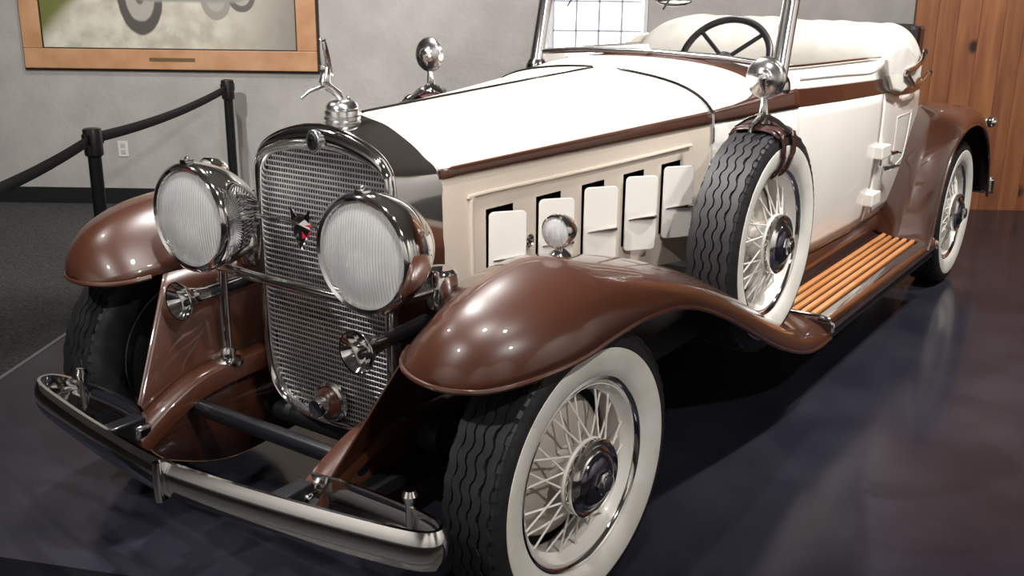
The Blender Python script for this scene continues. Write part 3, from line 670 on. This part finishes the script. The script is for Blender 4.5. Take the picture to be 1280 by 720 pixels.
# ---- body: doors, quarters, rear
def bsec(x):
    wv = lin([(1.80, .606), (1.95, .622), (2.3, .64), (2.7, .648), (3.0, .645), (3.4, .628), (3.75, .585), (4.0, .52), (4.2, .43)], x)
    bb_ = lin([(1.80, 1.097), (2.95, 1.063), (3.1, 1.035), (3.4, 1.02), (4.2, 1.0)], x); bt = lin([(1.80, 1.168), (2.95, 1.131), (3.08, 1.085), (3.4, 1.065), (4.2, 1.03)], x)
    return wv, bb_, bt
def bside(x, t):
    """t 0 = sill .. 1 = belt bottom"""
    wv, b0, b1 = bsec(x); z = .455+(b0-.455)*t
    return (x, wv-.055*(1-t)**2.2-.012*t*t, z)
def sidepatch(x0, x1, n=24, m=14, off=0.0):
    return grid([[tuple(Vector(bside(x0+(x1-x0)*i/n, j/m))+Vector((0, off, 0))) for j in range(m+1)] for i in range(n+1)])
def strip(x0, x1, zl, zh, off, n=24, lean=.012):
    rows = []
    for i in range(n+1):
        x = x0+(x1-x0)*i/n; wv, b0, b1 = bsec(x); y = wv-.012+off; a, b = zl(x), zh(x)
        rows.append([(x, y-.01, a), (x, y, a+.003), (x, y-lean*.5, (a+b)/2), (x, y-lean, b-.003), (x, y-lean-.012, b)])
    return grid(rows)
DX0, DX1 = 1.845, 2.87
for s in SIDES:
    V, F = sidepatch(DX0, DX1); dr = part('door', (Yo(V, s), F), CREAM, ang=60, solid=.012); lab(dr, 'cream door panel')
    V, F = strip(DX0, DX1, lambda x: bsec(x)[1], lambda x: bsec(x)[2], .008); part('door_belt', (Yo(V, s), F), BELT, dr, ang=60)
    rows = []
    for i in range(25):
        x = 1.80+(DX1-1.80)*i/24; wv, b0, b1 = bsec(x); zt = lin([(1.80, 1.246), (2.4, 1.236), (2.93, 1.224)], x)
        y = wv-.024; rows.append([(x, y, b1-.004), (x, y-.004, b1+.02), (x, y-.010, b1+.05), (x, y-.018, zt-.012), (x, y-.030, zt), (x, y-.060, zt), (x, y-.065, zt-.02), (x, y-.065, .60)])
    V, F = grid(rows); part('door_cap', (Yo(V, s), F), CREAM, dr, ang=60)
    tv, tf = tube([(x, bsec(x)[0]-.036, lin([(1.80, 1.246), (2.4, 1.236), (2.93, 1.224)], x)+.003) for x in [1.82+.0525*k for k in range(21)]], .005, 6); part('door_top_trim', (Yo(tv, s), tf), CHROME_DARK, dr)
    bz = [(1.90, 1.20), (2.3, 1.188), (2.65, 1.172), (2.77, 1.178), (2.81, 1.195), (2.825, 1.214)]
    tv, tf = tube([(x, bsec(x)[0]-.030, z) for x, z in cat(bz, 40)], .007, 8); part('door_cap_bead', (Yo(tv, s), tf), CREAM, dr)
    V, F = sidepatch(DX1+.006, 4.1, 30); qt = part('quarter_panel', (Yo(V, s), F), CREAM, ang=60, solid=.012); lab(qt, 'cream rear quarter panel')
    V, F = strip(DX1, 4.12, lambda x: bsec(x)[1], lambda x: bsec(x)[2], .008, 30); part('quarter_belt', (Yo(V, s), F), BELT, qt, ang=60)
    # golf bag door on the quarter panel
    gd = [(3.16, .925), (3.50, .925), (3.42, .70), (3.19, .66), (3.16, .925)]
    def onq(x, z, o): wv, b0, b1 = bsec(x); t = (z-.455)/(b0-.455); p = bside(x, t); return (x, p[1]+o, z)
    pts = [onq(a[0]+(b[0]-a[0])*k/8, a[1]+(b[1]-a[1])*k/8, .0065) for a, b in zip(gd, gd[1:]) for k in range(8)]
    tv, tf = tube(pts, .0025, 6, closed=True); part('side_door_outline', (Yo(tv, s), tf), CREAM, qt)
    tv, tf = tube([onq(3.17, .928, .007), onq(3.49, .928, .007)], .004, 6); part('side_door_seam', (Yo(tv, s), tf), CREAM, qt)
    tv, tf = tube([onq(3.02, .70, .012), onq(3.04, .71, .05), onq(3.14, .70, .055)], [.014, .009, .006], 8); part('door_handle', (Yo(tv, s), tf), CHROME, dr)
    tv, tf = tube([onq(3.10, .76, .010), onq(3.13, .765, .035), onq(3.22, .75, .035)], [.012, .008, .005], 8); part('side_door_handle', (Yo(tv, s), tf), CHROME, qt)
    for zc in (.80, .575):
        p = onq(DX1, zc, .022); hv, hf = box((DX1+.015, p[1], zc), (.13, .045, .06)); part('door_hinge', (Yo(hv, s), hf), CREAM, dr, smooth=False, bevel=.006)
        lv, lf = lathe([(0, -.035), (.006, -.033), (.006, 0)], 10, 'Z', (DX1-.01, p[1]+.005, zc-.03)); part('hinge_pin', (Yo(lv, s), lf), CHROME, dr)
    # sill apron between body and running board
    rows = [[(x, bside(x, 0)[1]-.008, .46), (x, .60, .40), (x, .60, .345)] for x in [1.35+.095*k for k in range(21)]]
    V, F = grid(rows); part('sill_apron', (Yo(V, s), F), BROWN, solid=.006)
    tv, tf = tube([tuple(Vector(bside(1.6+.0675*k, 0))+Vector((0, .004, -.004))) for k in range(25)], .007, 6); part('sill_molding', (Yo(tv, s), tf), BELT)
    lv, lf = lathe([(0, .004), (.018, .0), (.02, -.012)], 16, 'Y', (1.72, .615, .425)); part('jack_cap', (Yo(lv, s), lf), CHROME)
# rear deck
rows = []
for x in [2.93, 3.1, 3.4, 3.7, 3.95, 4.12, 4.22, 4.26]:
    wv, b0, b1 = bsec(min(x, 4.2)); k = max(0, (x-3.95)/.31); zt = b1-.01-.16*k*k
    row = [(wv-.03)*(1-.35*k*k) * c_ for c_ in (1, .9, .7, .4, 0)]
    rows.append([(x, row[i], zt+.035*(1-(row[i]/max(wv, .1))**2)) for i in range(5)]+[(x, -row[i], zt+.035*(1-(row[i]/max(wv, .1))**2)) for i in range(3, -1, -1)])
part('rear_deck', grid(rows), CREAM, ang=60, solid=.006)
rows = []
for z_ in (1.0, .85, .65, .46):
    x_ = lin([(.46, 4.30), (.65, 4.34), (.85, 4.30), (1.0, 4.16)], z_); rows.append([(x_-.25*abs(y_)**2.5/.2, y_, z_) for y_ in [-.50+.1*k for k in range(11)]])
part('tail_panel', grid(rows), CREAM, ang=60, solid=.006)
rb = empty('rumble_seat', (4.12, 0, 1.04), car); lab(rb, 'dark raised rumble seat back')
build('seat_back', *box((.04, 0, .13), (.07, .86, .31)), DARKTRIM, rb, smooth=False, bevel=.03)
build('seat_lid', *box((.10, 0, .11), (.03, .90, .33)), BELT, rb, smooth=False, bevel=.02)

# ---- rear fenders
RC = [(3.08, .352), (3.15, .42), (3.24, .52), (3.34, .66), (3.46, .79), (3.60, .875), (3.76, .915), (3.95, .920), (4.12, .885), (4.26, .80), (4.36, .68), (4.42, .56), (4.45, .46), (4.46, .40)]
RE = [(3.02, .33), (3.07, .40), (3.10, .50), (3.15, .61), (3.23, .73), (3.36, .81), (3.54, .853), (3.74, .853), (3.93, .81), (4.08, .73), (4.19, .62), (4.25, .50), (4.28, .42), (4.30, .385)]
c1, c2 = cat(RC, 60), cat(RE, 60)
for s in SIDES:
    rows = []; edge = []
    for (x, zc), (xe, ze) in zip(c1, c2):
        row = []
        for k in range(7):
            t = 1-k/6; row.append((x+.13*t, .70-(.70-.55)*t, zc-.01*t*t))
        for k in range(1, 13):
            th = k/12*PI/2; f = 1-math.cos(th)**.9; row.append((x+(xe-x)*f, .70+.185*math.sin(th)**.92, zc+(ze-zc)*f))
        rows.append(row); edge.append(row[-1])
    V, F = grid(rows); rf = part('rear_fender', (Yo(V, s), F), BROWN, ang=60, solid=.006); lab(rf, 'glossy brown rear fender')
    tv, tf = tube(edge, .0075, 8); part('fender_bead', (Yo(tv, s), tf), BROWN, rf)
    # inner liner closes the wheel arch towards the body
    liner = [[(x+.12, .56, zc-.02), (x+.12, .56, .42)] for x, zc in c1[6:54]]
    V, F = grid(liner); part('wheel_arch_liner', (Yo(V, s), F), CHASSIS)
    tv, tf = tube([(4.28, .80, .79), (4.40, .83, .79)], .012, 8); tl = part('tail_lamp_arm', (Yo(tv, s), tf), BLACK)
    lv, lf = lathe([(0, 4.47), (.028, 4.465), (.034, 4.45), (.030, 4.40), (.012, 4.385), (0, 4.38)], 24, 'X', (0, .83, .79)); part('tail_lamp', (Yo(lv, s), lf), CHROME)
rbp = empty('rear_bumper', (4.62, 0, .40), car); lab(rbp, 'chrome rear bumper bar')
for s in SIDES:
    rows = [[(x, y*s, z) for z in (-.045, -.03, 0, .03, .045)] for y, x in cat([(.06, .08), (.35, .07), (.65, .04), (.82, -.01), (.86, -.04), (.84, -.07), (.75, -.08)], 30)]
    build('bumper_bar', *grid(rows), CHROME, rbp, solid=.012)
    build('bumper_bracket', *tube([(-.30, .40*s, 0), (.05, .40*s, 0)], .02, 8), BLACK, rbp)

# ---- running boards
for s in SIDES:
    rbd = part('running_board', (Yo(box((2.42, .735, .325), (1.56, .29, .04))[0], s), box((0, 0, 0), (1, 1, 1))[1]), BOARD, smooth=False, bevel=.006); lab(rbd, 'brown running board with orange wood ribs and chrome edge')
    for k in range(5):
        y = .648+.0375*k; v, f = box((2.43, y, .352), (1.50, .0205, .016)); part('wood_rib', (Yo(v, s), f), RIBWOOD, rbd, smooth=False, bevel=.004)
    rows = []
    for x in (1.655, 3.195):
        rows.append([(x, .825, .346), (x, .828, .357), (x, .86, .358), (x, .876, .352), (x, .884, .338), (x, .885, .318), (x, .880, .306), (x, .868, .303), (x, .86, .312), (x, .83, .33)])
    v, f = grid(rows, True); f += [tuple(range(10)), tuple(range(10, 20))]; part('edge_molding', (Yo(v, s), f), CHROME, rbd, ang=50)
    for x in (1.652, 3.198):
        tv, tf = tube([(x, .615, .352), (x, .84, .358), (x, .872, .352), (x, .886, .335), (x, .885, .306)], .008, 8); part('end_molding', (Yo(tv, s), tf), CHROME, rbd)
    # lower skirt carrying the fender line along the board
    v, f = box((2.42, .84, .29), (1.56, .06, .05)); part('board_skirt', (Yo(v, s), f), CHASSIS, rbd, smooth=False)

# ---- spare straps and mirrors
for s in SIDES:
    st = empty('spare_mirror_mount', (SX, SO*s, SZ), car); lab(st, 'chrome round mirror on a leather strapped spare tire bracket')
    for dx in (-.028, .028):
        pts = []
        for k in range(15):
            y = lerp_y = .088-.176*k/14
            pts.append(None)
        prof3 = [(.225, .060), (.25, .080), (.29, .0935), (.325, .0955), (.355, .091), (.378, .078), (.388, .05), (.390, 0), (.388, -.05), (.376, -.08), (.34, -.093)]
        rows = [[((dx*1.6 if r > .3 else dx*1.2)-.015, o*1.0, r), ((dx*1.6 if r > .3 else dx*1.2)+.015, o*1.0, r)] for r, o in cat(prof3, 30)]
        v, f = grid(rows); build('leather_strap', Yo(v, s), f, STRAP, st, solid=.005)
        bv, bf = box((dx*1.6, .088, .362), (.026, .012, .03)); build('buckle', Yo(bv, s), bf, CHROME, st, bevel=.004)
    rows = []
    for i in range(9):
        a = -.20+.4*i/8; rows.append([(.392*math.sin(a), o, .392*math.cos(a)-(.03*(o/.09)**4)) for o in (-.085, -.06, -.03, 0, .03, .06, .085)])
    v, f = grid(rows); build('leather_saddle', Yo(v, s), f, STRAP, st, solid=.006)
    for dx in (-1, 1):
        tv, tf = tube([(.0, 0, .425), (dx*.045, 0, .408), (dx*.10, .0, .392), (dx*.135, .01, .380)], [.016, .013, .010, .006], 8); build('bracket_arm', Yo(tv, s), tf, CHROME, st)
    for dx in (-1, 1):
        tv, tf = tube([(0, 0, .42), (0, dx*.05, .402), (0, dx*.095, .375)], [.016, .012, .008], 8); build('bracket_claw', Yo(tv, s), tf, CHROME, st)
    tv, tf = tube([(0, 0, .398), (0, 0, .43), (-.004, 0, .47), (-.008, 0, .53)], [.030, .016, .011, .010], 12); build('mirror_stem', Yo(tv, s), tf, CHROME, st)
    v, f = lathe(cat([(0, -.030), (.020, -.028), (.030, -.018), (.060, -.008), (.068, .004), (.066, .012), (.06, .014)], 22), 40, 'X', (-.012, 0, .545)); build('mirror_shell', Yo(v, s), f, SATIN, st)
    v, f = lathe([(.062, .012), (0, .013)], 32, 'X', (-.012, 0, .545)); build('mirror_glass', Yo(v, s), f, CHROME_DARK, st)
    tv, tf = tube([(-.045, 0, .548), (-.042, 0, .53), (-.012, 0, .50)], [.016, .011, .009], 10); build('mirror_pivot', Yo(tv, s), tf, CHROME, st)

# ---- windshield
wsn = empty('windshield', (1.79, 0, 1.24), car); lab(wsn, 'chrome framed raked windshield')
LEAN = .30
for s in SIDES:
    rows = []
    for k in range(9):
        z_ = -.045+.55*k/8; x_ = LEAN*z_*.85; wv = .034-.006*k/8
        rows.append([(x_+.032*math.cos(a), (.545*s)+wv*math.sin(a), z_) for a in [2*PI*j/16 for j in range(16)]])
    v, f = grid(rows, True); f += [tuple(range(16)), tuple(range(len(v)-16, len(v)))]; build('windshield_post', v, f, SATIN, wsn)
    build('post_foot', *lathe(cat([(0, .012), (.03, .010), (.045, -.01), (.05, -.04), (.045, -.06)], 12), 24, 'Z', (-.01, .545*s, -.03)), CHROME, wsn)
build('lower_rail', *tube([(0.0, .53, .012), (-.004, .3, .030), (-.006, 0, .036), (-.004, -.3, .030), (0, -.53, .012)], .012, 10), CHROME_DARK, wsn)
build('upper_rail', *tube([(LEAN*.43, .54, .505), (LEAN*.43, -.54, .505)], .014, 10), CHROME, wsn)
build('glass_pane', [(.0, .52, .02), (0, -.52, .02), (LEAN*.42, -.52, .495), (LEAN*.42, .52, .495)], [(0, 1, 2, 3)], GLASS, wsn, smooth=False)
for y in (.30, -.15): build('wiper_arm', *tube([(LEAN*.42-.02, y, .48), (LEAN*.25-.02, y+.07, .29), (LEAN*.16-.018, y+.12, .20)], .004, 6), DARKTRIM, wsn)
build('wiper_motor', *lathe([(0, -.02), (.028, -.018), (.028, .02), (0, .022)], 20, 'X', (LEAN*.40, .22, .37)), CHROME_DARK, wsn)
rvm = empty('rear_view_mirror', (1.93, -.02, 1.475), car)
build('mirror_case', *lathe(cat([(0, -.02), (.02, -.012), (.028, 0), (.024, .008)], 12), 24, 'X'), CHROME_DARK, rvm).scale = (1, 3.0, 1)
build('mirror_arm', *tube([(0, 0, .0), (-.01, 0, .12)], .006, 8), CHROME, rvm)

# ---- interior
part('dashboard', grid([[(xrear(JT)-.01+dx, y, z_) for y in [-.56+.112*k for k in range(11)]] for dx, z_ in ((0, 1.20), (.10, 1.205), (.13, 1.18), (.12, .95))]), DARKTRIM, solid=.01)
part('interior_floor', box((2.4, 0, .50), (1.2, 1.16, .03)), DARKTRIM)
stw = empty('steering_wheel', (1.985, -.235, 1.245), car); lab(stw, 'dark four spoke steering wheel')
TL = .60
def sw(r, a): return (-r*math.sin(a)*math.sin(TL)*-1*0 + r*math.sin(a)*math.sin(TL)*.9, r*math.cos(a), r*math.sin(a)*math.cos(TL))
build('rim', *tube([sw(.188, 2*PI*k/48) for k in range(48)], .0145, 10, closed=True), DARKTRIM, stw)
for a in (.75, 2.39, 3.9, 5.5): build('spoke', *tube([sw(.02, a), sw(.186, a)], .009, 8), DARKTRIM, stw)
build('hub', *lathe([(0, .03), (.03, .025), (.034, 0), (.02, -.03)], 20, 'X'), DARKTRIM, stw)
build('column', *tube([(0, 0, 0), (-.35, 0, -.45)], .02, 10), DARKTRIM, stw)
se = empty('front_seat', (2.52, 0, .52), car); lab(se, 'off white bench seat')
rows = []
for y in [-.54+.09*k for k in range(13)]:
    e = 1-abs(y/.56)**8; rows.append([(.02, y, .0), (-.02, y, .25), (.06, y, .55), (.10, y, .645*e+.03*(1-e)*0+.60*(1-e)), (.16, y, .665*e+.61*(1-e)), (.22, y, .64), (.26, y, .5), (.26, y, 0)])
build('seat_back', *grid(rows), LEATHER_W, se, ang=60)
build('seat_cushion', *box((-.22, 0, .10), (.55, 1.08, .20)), LEATHER_W, se, bevel=.05)
# folded convertible top
rows = []
for k in range(41):
    v_ = -1+2*k/40; a = abs(v_); y = .665*v_
    end = max(0, (a-.78)/.22); top = 1.358-.035*end-.10*end**3; bot = 1.10-.055*end; xf = 2.86-.02*end+.10*(1-a*a); xb = 3.50-.03*end+.12*(1-a*a)
    wr = .006*math.sin(k*1.7)+.004*math.sin(k*.6)
    ring_ = [(xf, bot), (xf-.015, bot+.06), (xf+.01, top-.10), (xf+.08, top-.035+wr), (xf+.22, top-.004), (xf+.38, top+.004+wr), (xb-.16, top), (xb-.06, top-.03), (xb-.005, top-.09), (xb, bot+.08), (xb-.05, bot)]
    cx, cz = (xf+xb)/2, (top+bot)/2; sh = 1 if a < .985 else .90
    rows.append([(cx+(x-cx)*sh, y, cz+(z_-cz)*sh) for x, z_ in ring_])
V, F = grid(rows, True); F += [tuple(range(11)), tuple(range(len(V)-11, len(V)))]
ft = part('folded_top', (V, F), LEATHER_W, sub=2, ang=80); lab(ft, 'folded off white canvas convertible top')
for s in SIDES:
    V = [(2.78, .655, 1.225), (2.90, .662, 1.265), (3.06, .668, 1.27), (3.22, .665, 1.22), (3.20, .668, 1.14), (3.14, .672, 1.085), (3.02, .672, 1.062), (2.88, .668, 1.085), (2.81, .662, 1.15)]
    part('top_boot_flap', (Yo(V, s), [tuple(range(9))]), LEATHER_W, ft, smooth=False, solid=.02, bevel=.008)
    tv, tf = tube([(3.03, .688, 1.146), (3.16, .69, 1.085), (3.34, .685, 1.085), (3.50, .675, 1.118)], [.013, .012, .012, .012], 8); part('top_iron', (Yo(tv, s), tf), CHROME, ft)
    tv, tf = tube([(3.03, .688, 1.155), (3.16, .69, 1.165), (3.28, .685, 1.185), (3.36, .675, 1.225)], [.014, .012, .011, .011], 8); part('top_iron', (Yo(tv, s), tf), CHROME_DARK, ft)
    for p in ((3.03, .692, 1.15), (3.50, .68, 1.118), (3.36, .68, 1.228)):
        lv, lf = lathe([(0, .012), (.013, .008), (.016, -.006), (.01, -.012)], 14, 'Y', p); part('pivot_knob', (Yo(lv, s), lf), CHROME, ft)
    V = [(3.18, .65, 1.075), (3.46, .64, 1.10), (3.42, .64, 1.20), (3.28, .65, 1.15)]
    part('top_side_flap', (Yo(V, s), [(0, 1, 2, 3)]), LEATHER_W, ft, smooth=False, solid=.012)
